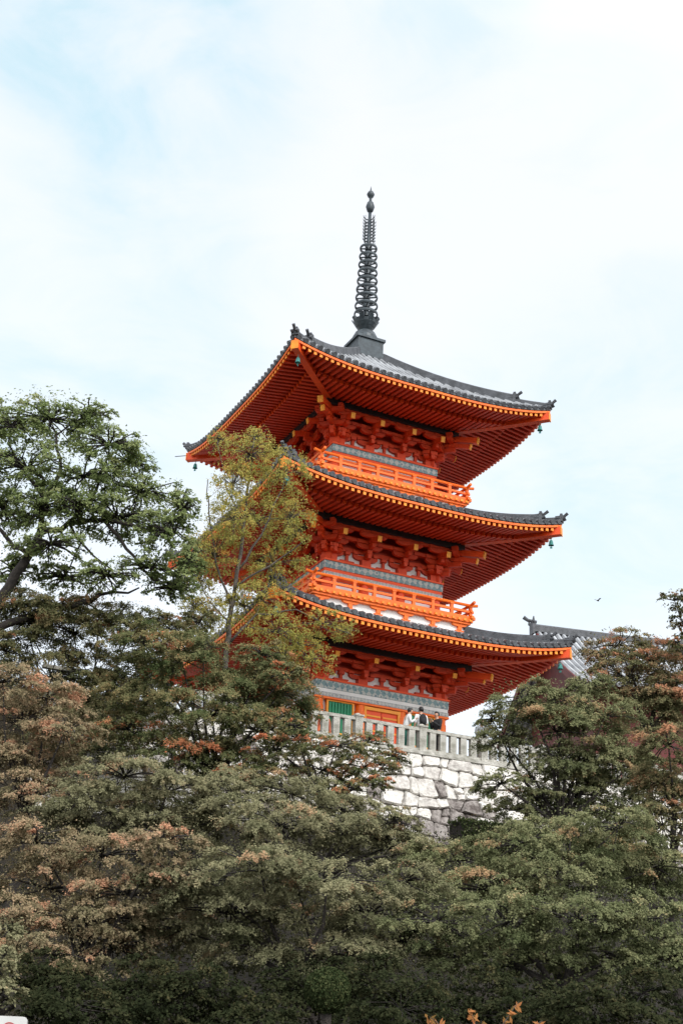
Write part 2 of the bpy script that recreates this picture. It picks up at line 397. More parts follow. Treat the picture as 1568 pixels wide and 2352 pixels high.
    if i>0:
        rb=RB[i];z0=zE-2.35
        m=MB();m.box(0,0,z0-.33,2*rb-.4,2*rb-.4,.5);m.build('balcony_base',PLAS,pag)
        m=MB();m.sweep([(rb-.14,-.56),(rb-.14,-.45),(rb-.26,-.45),(rb-.26,-.56)],lambda t,c:z0);m.sym4();m.build('balcony_sill',ORNG,pag)
        m=MB();m.box(0,0,z0-.03,2*rb,2*rb,.1)
        m.m=1;n_=26;je=MB();je.m=1
        for k in range(n_+1): je.box(-rb+.1+(2*rb-.2)*k/n_,-rb-.01,z0-.03,.09,.06,.07)
        je.sym4();m.add(je.v,je.f);m.build('balcony_floor',[ORNG,YEL2],pag)
        m=MB();m.sweep([(rb-.05,-.15),(rb-.05,-.085),(rb-.22,-.085),(rb-.22,-.15)],lambda t,c:z0);m.sym4();m.build('balcony_beam',ORNG,pag)
        ab=MB();ab.arm(.56,0,-.24,-.155,.1);ab.box(0,0,-.31,.13,.1,.12);ab.arm(.3,-.002,-.445,-.38,.1)
        abo=None
        for q in range(4):
            an=q*PI/2;c=rb-.16
            for k in range(6):
                x=-c+.25+(2*c-.5)*k/5
                L=(x*math.cos(an)+c*math.sin(an),x*math.sin(an)-c*math.cos(an),z0)
                if abo is None: abo=ab.build('balcony_bracket',ORNG,pag,rz=an,loc=L)
                else: inst('balcony_bracket',abo,pag,L,an)
        rl=MB();c=rb-.06;e=.16
        rl.box(0,-c,z0+.07,2*c+2*e,.1,.1)
        rl.box(0,-c,z0+.28,2*c+1.4*e,.07,.075)
        rl.tube([(-c-e-.1,-c,z0+.54),(-c-e*.4,-c,z0+.5),(0,-c,z0+.495),(c+e*.4,-c,z0+.5),(c+e+.1,-c,z0+.54)],.05,8)
        po=MB();po.box(0,0,.275,.1,.09,.35);po.box(0,0,.45,.14,.12,.05)
        poo=None;rlo=None
        for q in range(4):
            an=q*PI/2
            if rlo is None: r1=rlo=rl.build('railing',ORNG,pag)
            else: r1=inst('railing',rlo,pag,rz=an+0,loc=(0,0,0.004*(q%2)))
            for k in range(8):
                L=(-c+2*c*k/8,-c,z0)
                if poo is None: poo=po.build('railing_post',ORNG,r1,loc=L)
                else: inst('railing_post',poo,r1,L)
bpy.data.objects.remove(brk);bpy.data.objects.remove(brkcap)
m=MB();m.box(0,0,.15,6.4,6.4,.3);m.box(0,0,.375,5.4,5.4,.15);m.build('podium',STON2,pag)
m=MB();c=A[2];zc_=ZE[2]+LIFT+.1;m.tube([(-c+.1,c-.1,zc_),(-c-.35,c+.35,zc_+.02)],.014,6);m.build('lightning_rod',BRNZ,pag)
H_=ZTIP-ZBOX
def zz(fr): return ZBOX+H_*fr
m=MB();m.box(0,0,ZBOX+.02,1.25,1.25,.2);m.box(0,0,zz(.06),1.0,1.0,H_*.08);m.box(0,0,zz(.1),1.12,1.12,.1);m.build('spire_base',BRNZ,pag)
m=MB();m.lathe([(.48,zz(.11)),(.46,zz(.13)),(.37,zz(.155)),(.22,zz(.17)),(.29,zz(.185)),(.4,zz(.205)),(.44,zz(.22)),(.22,zz(.221)),(.1,zz(.24))],0,0,20)
for k in range(8):
    an=k*PI/4;cx,cy=math.cos(an),math.sin(an)
    m.beam((cx*.3,cy*.3,zz(.19)),(cx*.5,cy*.5,zz(.235)),.16,.04)
m.build('spire_bowl',BRNZ,pag)
m=MB();m.lathe([(.1,zz(.2)),(.085,zz(.66)),(.06,zz(.86))],0,0,12);spp=m.build('spire_pole',BRNZ,pag,smooth=True)
for k in range(9):
    z=zz(.262+.047*k);r=.43-.014*k
    m=MB();n=28
    prof=[(r,z-.05),(r+.015,z),(r,z+.05),(r-.04,z+.04),(r-.04,z-.04)]
    vs=[(rr*math.cos(2*PI*q/n),rr*math.sin(2*PI*q/n),zq) for rr,zq in prof for q in range(n)];fs=[]
    for i_ in range(5):
        for q in range(n): fs.append((i_*n+q,i_*n+(q+1)%n,((i_+1)%5)*n+(q+1)%n,((i_+1)%5)*n+q))
    m.add(vs,fs)
    for q in range(6):
        an=q*PI/3+.2*k;m.beam((.06*math.cos(an),.06*math.sin(an),z),((r-.03)*math.cos(an),(r-.03)*math.sin(an),z),.04,.05)
    m.lathe([(.08,z-.1),(.13,z-.07),(.13,z+.07),(.08,z+.1)],0,0,12)
    m.build('spire_ring',BRNZ,spp)
for q in range(4):
    m=MB();an=q*PI/2+.2
    for k in range(8):
        zq=zz(.675+.0185*k)
        m.tube([(.06,0,zq),(.19,0,zq-.02),(.28,0,zq+.02),(.3,0,zq+.1)],[.022,.022,.02,.008],5)
    m.tube([(.22,0,zz(.67)),(.23,0,zz(.74)),(.2,0,zz(.825))],[.02,.02,.01],5)
    m.build('flame_fin',BRNZ,spp,rz=an)
m=MB();m.lathe([(.05,zz(.85)),(.12,zz(.862)),(.17,zz(.885)),(.12,zz(.91)),(.055,zz(.92)),(.05,zz(.938)),(.1,zz(.945)),(.15,zz(.96)),(.1,zz(.975)),(.035,zz(.985)),(.004,zz(1.01))],0,0,14);m.build('spire_jewel',BRNZ,pag,smooth=True)
# ------------------------------------------------------------------ ground
lys=[-600,-300,-150,-90,-60]+[-CF-46+1.0*k for k in range(46)]+[-CF-.6,-CF-.02,-CF+.12,-CF+1,0,8,20,60,150,400,900]
lxs=[-900,-400,-150,-70]+[-40+1.6*k for k in range(51)]+[70,150,400,900]
g=MB();vs=[];nx=len(lxs);fs=[]
for ly in lys:
    for lx in lxs:
        x,y=toworld(lx,ly);vs.append((x,y,ZB if abs(ly+CF+.02)<.001 else ground(x,y)))
for j in range(len(lys)-1):
    for k in range(nx-1): q=j*nx+k;fs.append((q,q+1,q+nx+1,q+nx))
g.add(vs,fs)
g.fm=[1 if lys[q//(nx-1)]>=-CF+.1 else 0 for q in range(len(fs))]
go=g.build('ground',[SOIL,GRAV]);tag(go,kind='structure')
# ------------------------------------------------------------------ stone wall: roughly squared blocks in uneven courses
r2=random.Random(11)
zz0,zz1=ZB-.8,PLAT-.1
rows=[zz1]
while rows[-1]>zz0: rows.append(rows[-1]-r2.uniform(.34,.58))
def rowz(r,x):
    if r==0: return zz1
    return rows[r]+.08*math.sin(x*1.7+r*2.1)+.05*math.sin(x*4.1+r*5.3)
wv=[];wf=[];wt=[]
for r in range(len(rows)-1):
    x=-15+r2.random()*.5
    sk0=r2.uniform(-.08,.08)
    while x<14:
        wd_=r2.choice((.36,.46,.55,.68,.85))*r2.uniform(.85,1.15);sk1=r2.uniform(-.12,.12)
        cells=[(0,1)]
        if r2.random()<.2 and wd_<.7: cells=[(0,r2.uniform(.42,.58))];cells.append((cells[0][1],1))
        for t0,t1 in cells:
            def pt(u,tv):
                xb=x+u*wd_;sk=sk0+(sk1-sk0)*u
                zt_=rowz(r,xb);zb_=rowz(r+1,xb);return (xb+sk*(tv-.5)*2,zt_+(zb_-zt_)*tv)
            corner=[pt(0,t0),pt(1,t0),pt(1,t1),pt(0,t1)]
            pl=[]
            for q in range(4):
                p0,p1=corner[q],corner[(q+1)%4];ns_=max(2,int(math.hypot(p1[0]-p0[0],p1[1]-p0[1])/.1))
                for s in range(ns_): pl.append((p0[0]+(p1[0]-p0[0])*s/ns_,p0[1]+(p1[1]-p0[1])*s/ns_))
            cx=sum(p[0] for p in pl)/len(pl);cz=sum(p[1] for p in pl)/len(pl)
            hw_=wd_/2;hh_=abs(corner[3][1]-corner[0][1])/2
            def rnd(p):
                dx=(p[0]-cx)/hw_;dz=(p[1]-cz)/max(.1,hh_);k=max(0,abs(dx)*abs(dz)-.6)*.18;return (cx+(p[0]-cx)*(1-k),cz+(p[1]-cz)*(1-k))
            pl=[rnd(p) for p in pl];n=len(pl);base=len(wv);out=r2.uniform(.0,.1)
            jit=[(r2.uniform(-.016,.016),r2.uniform(-.016,.016)) for _ in pl]
            tx_,tz_=r2.uniform(-.16,.16),r2.uniform(-.1,.22)
            for ins,y_ in((.003,.1),(.012,-.0-out*.5),(.05,-.03-out)):
                for p,jt in zip(pl,jit):
                    X_=cx+(p[0]-cx)*(1-ins/hw_)+jt[1];Z_=cz+(p[1]-cz)*(1-ins/max(.1,hh_))+jt[0]
                    wv.append((X_,-CF-.05+.18*(Z_-zz1)+y_+(tx_*(X_-cx)+tz_*(Z_-cz) if ins>.03 else 0)+r2.uniform(-.018,.018),Z_))
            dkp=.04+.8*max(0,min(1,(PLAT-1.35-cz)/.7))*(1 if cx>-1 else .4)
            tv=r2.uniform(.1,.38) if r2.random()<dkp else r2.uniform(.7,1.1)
            for l in range(2):
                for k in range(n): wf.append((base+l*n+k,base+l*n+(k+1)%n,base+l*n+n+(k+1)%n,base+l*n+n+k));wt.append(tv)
            wf.append(tuple(base+2*n+k for k in range(n)));wt.append(tv)
        x+=wd_;sk0=sk1
swl=thing('stone_wall','dry stone retaining wall of pale squared blocks below the balustrade','wall',(X0,Y0,0),th)
w=MB();w.v=wv;w.f=wf
sm=bpy.data.materials.new('wall_stone');sm.use_nodes=True;N=sm.node_tree.nodes;L=sm.node_tree.links;bs_=N['Principled BSDF'];bs_.inputs['Roughness'].default_value=.9
at_=N.new('ShaderNodeAttribute');at_.attribute_name='tint';tc=N.new('ShaderNodeTexCoord');no=N.new('ShaderNodeTexNoise');no.inputs['Scale'].default_value=3;no.inputs['Detail'].default_value=10;no.inputs['Roughness'].default_value=.78
L.new(tc.outputs['Object'],no.inputs['Vector'])
ad=N.new('ShaderNodeMath');ad.operation='MULTIPLY_ADD';L.new(no.outputs['Fac'],ad.inputs[0]);ad.inputs[1].default_value=2.2;ad.inputs[2].default_value=-1.1
a2_=N.new('ShaderNodeMath');a2_.operation='ADD';L.new(ad.outputs[0],a2_.inputs[0]);L.new(at_.outputs['Fac'],a2_.inputs[1])
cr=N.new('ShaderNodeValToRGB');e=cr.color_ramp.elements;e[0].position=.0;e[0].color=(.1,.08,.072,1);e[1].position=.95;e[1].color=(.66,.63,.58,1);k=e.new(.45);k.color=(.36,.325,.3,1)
L.new(a2_.outputs[0],cr.inputs['Fac']);L.new(cr.outputs['Color'],bs_.inputs['Base Color'])
bp=N.new('ShaderNodeBump');bp.inputs['Strength'].default_value=.8;bp.inputs['Distance'].default_value=.1;n3=N.new('ShaderNodeTexNoise');n3.inputs['Scale'].default_value=5;n3.inputs['Detail'].default_value=7;L.new(tc.outputs['Object'],n3.inputs['Vector']);L.new(n3.outputs['Fac'],bp.inputs['Height']);L.new(bp.outputs['Normal'],bs_.inputs['Normal'])
w.fm=[0]*len(wf)
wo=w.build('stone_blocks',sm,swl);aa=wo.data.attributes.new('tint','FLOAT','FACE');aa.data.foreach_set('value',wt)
w=MB()
w.add([(-15,-CF+.0,zz1),(14,-CF+.0,zz1),(14,-CF+.0-.18*(zz1-zz0),zz0),(-15,-CF+.0-.18*(zz1-zz0),zz0)],[(0,3,2,1)]);w.build('joint_fill',JOINT,swl)
w=MB();w.box(-.5,-CF+.05,PLAT-.06,29,.4,.12);w.build('coping',STON,swl)
# balustrade
bal=thing('stone_balustrade','weathered grey stone balustrade along the top of the stone wall','balustrade',(X0,Y0,PLAT),th)
m=MB();m.box(-.5,-CF+.05,.785,28.5,.2,.11);m.build('cap_rail',STON,bal)
m=MB();m.box(-.5,-CF+.05,.06,28.5,.2,.1);m.build('base_rail',STON,bal)
bo=None;pp_=None
for k in range(60):
    x=-12.5+.42*k
    if k%6==3:
        if pp_ is None:
            m=MB();m.box(0,0,.44,.28,.28,.86);m.box(0,0,.9,.34,.34,.06);m.lathe([(.16,.93),(.12,.97),(.05,1.0)],0,0,4);pp_=m.build('newel_post',STON,bal,loc=(x,-CF+.05,0))
        else: inst('newel_post',pp_,bal,(x,-CF+.05,0))
        continue
    if bo is None:
        m=MB();m.box(0,0,.42,.24,.17,.62);bo=m.build('baluster',STON,bal,loc=(x,-CF+.05,0))
    else: inst('baluster',bo,bal,(x,-CF+.05,0))
# ------------------------------------------------------------------ hall behind on the right
hp0=at(1243,1450,72)
hall=thing('temple_hall','grey tiled temple hall with dark red gable behind the pagoda on the right','building',(hp0.x,hp0.y,PLAT),th-.24)
hz=hp0.z-PLAT
m=MB();Lh=10;dp=6.6;drop=4.9
def hsurf(x,s,sg): 
    c=dp*s;return (x,-sg*c,hz-.1-drop*(1.15*s-.15*s*s)+.25*(s**3))
for sg in(1,-1):
    vs=[];fs=[];nx_=16;ny_=8
    for j in range(ny_+1):
        for k in range(nx_+1): vs.append(hsurf(-.3+Lh*k/nx_,j/ny_,sg))
    for j in range(ny_):
        for k in range(nx_): q=j*(nx_+1)+k;fs.append((q,q+nx_+1,q+nx_+2,q+1) if sg>0 else (q,q+1,q+nx_+2,q+nx_+1))
    m.m=1;m.add(vs,fs);m.m=0
    for k in range(28): m.tube([tuple(Vector(hsurf(-.2+Lh*k/28,j/6,sg))+Vector((0,0,.03))) for j in range(7)],.12,6)
hr_=m.build('roof',[TILE2,PAN],hall)
m=MB();m.path([(-.5,0,hz-.1),(Lh/2,0,hz-.16),(Lh,0,hz-.1)],.4,.36);m.tube([(-.5,0,hz+.28),(Lh/2,0,hz+.22),(Lh,0,hz+.28)],.11,8);m.build('main_ridge',RIDG,hr_)
m=MB();m.box(-.55,0,hz+.1,.12,.6,.7);m.tube([(-.3,0,hz+.5),(-.8,0,hz+.55),(-1.05,0,hz+.7)],[.1,.1,.12],8)
for s_ in(-1,1): m.tube([(-.5,.15*s_,hz+.3),(-.6,.35*s_,hz+.45),(-.6,.4*s_,hz+.7)],[.1,.08,.03],6)
m.build('ridge_end_tile',RIDG,hr_)
for sg in(1,-1):
    m=MB();m.path([tuple(Vector(hsurf(-.35,j/6,sg))+Vector((0,0,-.4))) for j in range(7)],.12,.36);m.build('bargeboard',HALLR,hall)
m=MB();m.add([(.6,-4.6,hz-3.7),(.6,4.6,hz-3.7),(.6,0,hz-.3)],[(0,2,1)]);m.build('gable',HALLR,hall)
m=MB();m.box(Lh/2,0,(hz-3.7)/2,Lh-2,9,hz-3.7);m.build('wall',HALLR,hall)
# ------------------------------------------------------------------ foliage
def leaf_mesh(name,c,nrm,size,aspect,tint,m,parent,off):
    n=len(c);nrm=nrm/np.linalg.norm(nrm,axis=1,keepdims=True)
    rv=rng.normal(size=(n,3));t=np.cross(nrm,rv);t/=np.linalg.norm(t,axis=1,keepdims=True)+1e-9;b=np.cross(nrm,t)
    Lh=(size*.5)[:,None];Wd=Lh*aspect
    c=c-np.array(off)
    V=np.stack([c+t*Lh,c+b*Wd-t*Lh*.15,c-t*Lh,c-b*Wd-t*Lh*.15],1).reshape(-1,3).astype(np.float32)
    me=bpy.data.meshes.new(name);me.vertices.add(4*n);me.vertices.foreach_set('co',V.ravel())
    me.loops.add(4*n);me.loops.foreach_set('vertex_index',np.arange(4*n,dtype=np.int32))
    me.polygons.add(n);me.polygons.foreach_set('loop_start',np.arange(n,dtype=np.int32)*4)
    try: me.polygons.foreach_set('loop_total',np.full(n,4,dtype=np.int32))
    except Exception: pass
    me.update(calc_edges=True)
    a=me.attributes.new('tint','FLOAT','FACE');a.data.foreach_set('value',tint.astype(np.float32))
    me.materials.append(m);o=bpy.data.objects.new(name,me);C.objects.link(o)
    if parent:o.parent=parent
    return o
NLEAF=0
def tree(name,label,cat,Y,lobes,m,leaf=.052,dens=3.5,pads=36,padk=1.1,base=None,limbs=(),group=None,aspect=.62,tr=.13,bark=None,twigs=.55,tipw=.36,up=.8,auto=True,hollow=.27,ls=1.2,fill=.09,tipp=.06,bias=.42,ntw=7,flat=.11,dr_=.33,tk=1.0,tilt=.1):
    """maple-like crown: fans of twigs set in tiers; every twig carries its leaves"""
    global NLEAF
    bark=bark or BARK
    cs=[]
    for lb in lobes:
        px,py,rx,ry=lb[:4];dy=lb[4] if len(lb)>4 else rng.uniform(-1,1)*1.0
        P=at(px+rng.normal()*8,py+rng.normal()*6,Y+dy);k=mpp(px,py,Y+dy);cs.append((np.array(P),rx*k*ls,rx*k*.85*ls,ry*k*1.05*ls))
    mean=np.mean([c[0] for c in cs],axis=0);low=min(c[0][2] for c in cs)
    if base is None: bx,by=mean[0],mean[1]
    else: q=at(base[0],base[1],Y);bx,by=q.x,q.y
    bz=ground(bx,by)
    root=thing(name,label,cat,(bx,by,bz),0,group);off=(bx,by,bz)
    T=MB();o3=Vector(off);limbpts=[]
    fork=Vector((bx*.35+mean[0]*.65,by*.35+mean[1]*.65,bz+(low-bz)*.85 if low>bz+1 else bz+.8))
    if auto:
        pts=[];b0=Vector((0,0,-.3));f0=fork-o3
        for q in range(7):
            s=q/6;pts.append(b0.lerp(f0,s)+Vector((rng.uniform(-1,1)*.1,rng.uniform(-1,1)*.1,0))*math.sin(PI*s)*1.5)
        T.tube(pts,[tr*(1.25-.6*q/6) for q in range(7)],8)
        for c in cs:
            e=Vector(c[0])-o3;mid=f0.lerp(e,.5)+Vector((rng.uniform(-.25,.25),rng.uniform(-.25,.25),.3*c[3]))
            T.tube([f0,f0.lerp(mid,.5)+Vector((0,0,.08)),mid,e],[tr*.5,tr*.38,tr*.26,tr*.1],6)
    for lm in limbs:
        pts=[at(x,y,Y)-o3 for x,y in lm[0]]
        pp=[pts[0]]
        for i in range(len(pts)-1):
            for s in(.33,.66): pp.append(pts[i].lerp(pts[i+1],s)+Vector((rng.normal()*.03,rng.normal()*.12,rng.normal()*.03)))
            pp.append(pts[i+1])
        n=len(pp);T.tube(pp,[lm[1]+(lm[2]-lm[1])*i/(n-1) for i in range(n)],7);limbpts+=pp
    if limbs and not auto:
        p0=at(limbs[0][0][0][0],limbs[0][0][0][1],Y)-o3
        T.tube([Vector((0,0,-.3)),Vector((0,0,-.3)).lerp(p0,.5)+Vector((.1,0,0)),p0],[limbs[0][1]*1.3,limbs[0][1]*1.15,limbs[0][1]],8)
        for c in cs:
            e=Vector(c[0])-o3;nb=min(limbpts,key=lambda q:(q-e).length)
            if (nb-e).length>.1: T.tube([nb,nb.lerp(e,.5)+Vector((0,0,.06)),e],[tr*.2,tr*.15,tr*.1],5)
    LC=[];LN=[];LT=[];LS=[]
    for (P,rx,ry,rz) in cs:
        n=int(dens*PI*rx*rz/(leaf*leaf*aspect*.5))
        npd=max(5,int(pads*rng.uniform(.8,1.2)))
        d=rng.normal(size=(npd,3));d[:,2]+=.2;d/=np.linalg.norm(d,axis=1,keepdims=True)
        rr=hollow+(1-hollow)*np.sqrt(rng.random(npd))
        pc=P+d*rr[:,None]*np.array([rx,ry,rz])*.9
        pr=(.14+.21*rng.random(npd))*math.sqrt(rx*rz)*padk
        ha=np.arctan2(d[:,1]+.3*(pc[:,1]-mean[1]),d[:,0]+.3*(pc[:,0]-mean[0]))+rng.normal(size=npd)*.6
        tl=rng.normal(size=npd)*tilt          # every fan has its own tilt
        w=pr**2/np.sum(pr**2);idx=rng.choice(npd,size=n,p=w)
        tw=rng.integers(0,ntw,n)
        twl=.5+.5*rng.random((npd,ntw));twt=rng.normal(size=(npd,ntw))*.15;twa=(np.arange(ntw)-(ntw-1)/2)*(2.5/ntw)+rng.normal(size=(npd,ntw))*.16
        s=rng.random(n)**.7
        R=pr[idx]*1.75*twl[idx,tw]*s
        ang=ha[idx]+twa[idx,tw]
        c=pc[idx].copy();sp=.13*pr[idx]*(1.15-.4*s)
        c[:,0]+=R*np.cos(ang)+rng.normal(size=n)*sp;c[:,1]+=R*np.sin(ang)+rng.normal(size=n)*sp
        c[:,2]+=-dr_*R*s*1.1+R*(twt[idx,tw]+tl[idx])+rng.normal(size=n)*(flat*pr[idx])
        nr=np.stack([.5*np.cos(ang)*s,.5*np.sin(ang)*s-.3,np.full(n,up)],1)+d[idx]*.2+rng.normal(size=(n,3))*.5
        pt=rng.normal(size=npd)*.11
        if tipp: pt+=np.where((rng.random(npd)<tipp)&(d[:,2]>-.3),.4,0)
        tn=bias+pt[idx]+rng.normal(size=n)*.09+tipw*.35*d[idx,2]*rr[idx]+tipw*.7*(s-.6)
        nf=int(n*fill)
        if nf:
            dd=rng.normal(size=(nf,3));dd/=np.linalg.norm(dd,axis=1,keepdims=True);r3=rng.random(nf)**.4*1.04
            c=np.concatenate([c,P+dd*r3[:,None]*np.array([rx,ry,rz])]);nr=np.concatenate([nr,dd*.4+np.array([0,-.2,.7])+rng.normal(size=(nf,3))*.6])
            tn=np.concatenate([tn,bias-.06+rng.normal(size=nf)*.12]);n+=nf
        LC.append(c);LN.append(nr);LT.append(np.clip(tn,0,1));LS.append(leaf*(.65+.7*rng.random(n)))
        for k in range(npd):
            if rng.random()<twigs:
                a_=Vector(P)-o3;b_=Vector(pc[k])-o3;h_=Vector((math.cos(ha[k]),math.sin(ha[k]),0))*pr[k]
                T.tube([a_,a_.lerp(b_,.5)+Vector((rng.normal()*.08,rng.normal()*.08,.1*rz)),b_,b_+h_*1.2+Vector((0,0,(tl[k]-.3)*pr[k]))],[tr*.15*tk,tr*.11*tk,tr*.07*tk,tr*.025*tk],4)
    T.build('trunk',bark,root,smooth=True)
    c=np.concatenate(LC);NLEAF+=len(c)
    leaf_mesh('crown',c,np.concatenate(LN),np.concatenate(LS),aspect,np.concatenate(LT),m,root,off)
    return root
LM_green=leafmat('leaf_fresh_green',(.1,.135,.048),(.2,.25,.098),(.3,.34,.15),.42,(.38,.39,.19))
LM_young=leafmat('leaf_yellow_green',(.25,.26,.07),(.42,.38,.11),(.56,.42,.115),.45,(.68,.31,.09))
LM_redt=leafmat('leaf_green_red_tips',(.075,.1,.04),(.165,.172,.08),(.28,.22,.105),.3,(.54,.2,.1))
LM_shade=leafmat('leaf_green_in_shade',(.014,.018,.009),(.03,.036,.017),(.055,.055,.027),.2,(.085,.07,.032))  # tree shade over the low shrubs is put into this leaf colour
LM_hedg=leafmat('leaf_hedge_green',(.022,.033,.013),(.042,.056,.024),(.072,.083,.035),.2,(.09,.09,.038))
LM_dkred=leafmat('leaf_dark_reddish',(.07,.085,.04),(.145,.148,.07),(.22,.175,.088),.32,(.38,.18,.095))
LM_oran=leafmat('leaf_peach_olive',(.11,.105,.056),(.255,.215,.125),(.4,.29,.18),.3,(.55,.3,.185))
LM_oliv=leafmat('leaf_olive_grey',(.092,.098,.05),(.21,.203,.114),(.315,.29,.167),.28,(.44,.28,.165))
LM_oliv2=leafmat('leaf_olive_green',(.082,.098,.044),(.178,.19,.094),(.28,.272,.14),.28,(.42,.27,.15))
LM_brn=leafmat('leaf_brown_olive',(.09,.096,.045),(.18,.172,.085),(.29,.21,.115),.28,(.46,.23,.13))
LM_und=leafmat('leaf_undergrowth',(.012,.015,.007),(.026,.03,.014),(.05,.045,.022),.2,(.08,.055,.028))  # undergrowth colour darkened to hold the shade below the crowns
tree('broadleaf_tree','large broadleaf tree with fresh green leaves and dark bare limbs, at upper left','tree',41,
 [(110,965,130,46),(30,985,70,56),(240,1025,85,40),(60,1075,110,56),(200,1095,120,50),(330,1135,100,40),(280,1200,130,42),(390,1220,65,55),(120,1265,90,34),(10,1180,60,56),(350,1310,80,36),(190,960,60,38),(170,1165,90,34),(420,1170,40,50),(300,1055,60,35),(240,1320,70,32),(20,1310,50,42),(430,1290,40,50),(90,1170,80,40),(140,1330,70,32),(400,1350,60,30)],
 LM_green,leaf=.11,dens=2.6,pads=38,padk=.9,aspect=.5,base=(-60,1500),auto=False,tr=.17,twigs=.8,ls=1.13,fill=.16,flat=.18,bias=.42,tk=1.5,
 limbs=[([(-60,1480),(5,1370),(55,1295),(92,1225)],.2,.13),([(92,1225),(105,1150),(140,1080),(130,1000)],.11,.04),([(92,1225),(160,1200),(240,1195),(330,1215),(400,1230)],.11,.04),([(70,1275),(20,1240),(-20,1200)],.09,.05),
 ([(105,1150),(60,1090),(20,1020)],.08,.03),([(160,1200),(220,1130),(250,1050)],.08,.03),([(240,1195),(290,1260),(350,1330),(440,1360)],.07,.02),([(-40,1450),(0,1440),(90,1405),(170,1390),(230,1365)],.16,.07),([(230,1365),(320,1350)],.06,.025),([(160,1200),(200,1260),(260,1310)],.055,.02)])
tree('slender_tree','slender young tree with sparse yellow green leaves standing in front of the pagoda','tree',44.5,
 [(570,1035,80,55),(520,1120,60,70),(640,1095,75,70),(580,1200,100,80),(670,1190,60,70),(500,1280,55,80),(640,1300,80,60),(560,1390,75,60),(730,1430,85,30),(640,1440,80,50),(720,1510,60,40),(490,1010,30,40),(600,1000,40,30),(540,1200,60,60),(465,1330,50,65),(790,1450,35,22),(680,1480,70,40),(440,1270,40,55),(490,1420,60,50),(600,1370,80,45),(440,1390,40,40)],
 LM_young,leaf=.075,dens=.8,pads=50,padk=.58,aspect=.5,base=(522,1560),auto=False,tr=.11,bark=BARK2,twigs=.9,ls=1.05,fill=.35,bias=.38,flat=.3,tipp=.07,ntw=6,tk=.7,up=.3,tilt=.2,
 limbs=[([(522,1560),(520,1490),(532,1390),(545,1310),(560,1200),(572,1100),(585,1000)],.12,.025),([(545,1310),(600,1230),(650,1120),(670,1040)],.05,.015),([(532,1390),(495,1290),(480,1180),(478,1100)],.045,.015),
 ([(540,1350),(620,1300),(700,1240)],.045,.015),([(525,1480),(590,1410),(680,1400),(800,1455)],.05,.012),([(520,1490),(555,1440),(640,1450),(720,1520)],.04,.012),([(560,1200),(520,1120),(500,1020)],.03,.01),([(528,1430),(480,1380),(445,1300)],.035,.01)])
tree('maple_tree','green maple with red tipped sprays at the foot of the slender tree','tree',39,
 [(330,1490,100,50),(420,1520,120,60),(550,1570,120,60),(660,1600,90,50),(480,1640,140,60),(600,1690,110,50),(350,1600,110,60),(400,1720,120,55),(520,1740,100,45),(650,1550,60,35),(300,1680,80,50),(470,1480,60,35),(700,1640,50,30),(600,1510,60,30)],
 LM_redt,leaf=.06,tipp=.17,ls=1.14,bias=.38)
tree('maple_tree','shadowy reddish green tree under the limbs of the large broadleaf tree','tree',42,
 [(60,1430,110,50),(170,1450,110,50),(210,1550,110,60),(110,1560,110,60),(250,1640,110,60),(130,1650,110,60),(300,1430,90,40),(200,1730,120,55),(10,1500,60,60),(390,1450,60,40),(240,1410,80,34),(40,1390,60,34),(330,1560,70,60),(140,1400,80,34),(460,1430,50,34),(130,1740,90,50)],
 LM_dkred,leaf=.062,ls=1.2,tipp=.08,bias=.4)
tree('maple_tree','small maple with orange sprays in front of the stone wall','tree',37,
 [(690,1700,75,26),(770,1720,95,26),(845,1705,60,25),(840,1765,80,30),(720,1775,80,34),(905,1745,45,20),(620,1770,80,45),(680,1668,48,18),(790,1825,80,30),(640,1725,70,34),(870,1800,50,22),(560,1780,70,36)],
 LM_redt,leaf=.056,tipp=.34,ls=1.06,dens=3.2,pads=30)
tree('maple_tree','pale tan maple at the left edge below the broadleaf tree','tree',34,
 [(20,1570,90,45),(100,1600,90,45),(50,1660,110,50),(140,1680,70,40),(20,1740,80,50),(100,1760,90,45),(40,1830,90,50),(160,1790,60,40)],
 LM_oran,leaf=.053,tipp=.16,bias=.47)
tree('maple_tree','grey green maple left of centre with low spreading pads','tree',31.5,
 [(280,1780,130,42),(390,1820,110,42),(190,1840,120,46),(320,1870,140,50),(430,1890,90,44),(230,1920,120,46),(500,1800,80,38)],
 LM_oliv,leaf=.05)
tree('maple_tree','olive maple with pinkish brown tips filling the lower left','tree',26,
 [(80,1930,130,50),(230,1960,140,46),(360,1920,80,36),(110,2030,160,54),(290,2040,120,46),(50,2120,110,54),(190,2110,130,48),(380,1990,60,34),(330,2120,100,42),(100,2190,110,42),(260,2190,100,40)],
 LM_oran,leaf=.045,tipp=.12,bias=.42)
tree('maple_tree','olive maple in the middle below the orange sprays','tree',31,
 [(540,1840,110,46),(660,1830,110,46),(790,1865,95,38),(500,1900,120,52),(630,1910,140,54),(780,1920,130,52),(900,1900,70,34),(890,1950,90,46),(970,1955,70,36)],
 LM_oliv,leaf=.05,tipp=.08)
tree('maple_tree','grey olive maple at bottom centre with broad drooping layers','tree',26,
 [(450,2020,130,50),(600,2010,140,54),(760,2020,140,54),(520,2100,150,50),(690,2110,160,54),(850,2090,110,50),(420,2130,110,46),(600,2185,150,42),(800,2185,130,42),(920,2020,90,46),(940,2155,90,44)],
 LM_oliv,leaf=.045,bias=.36)
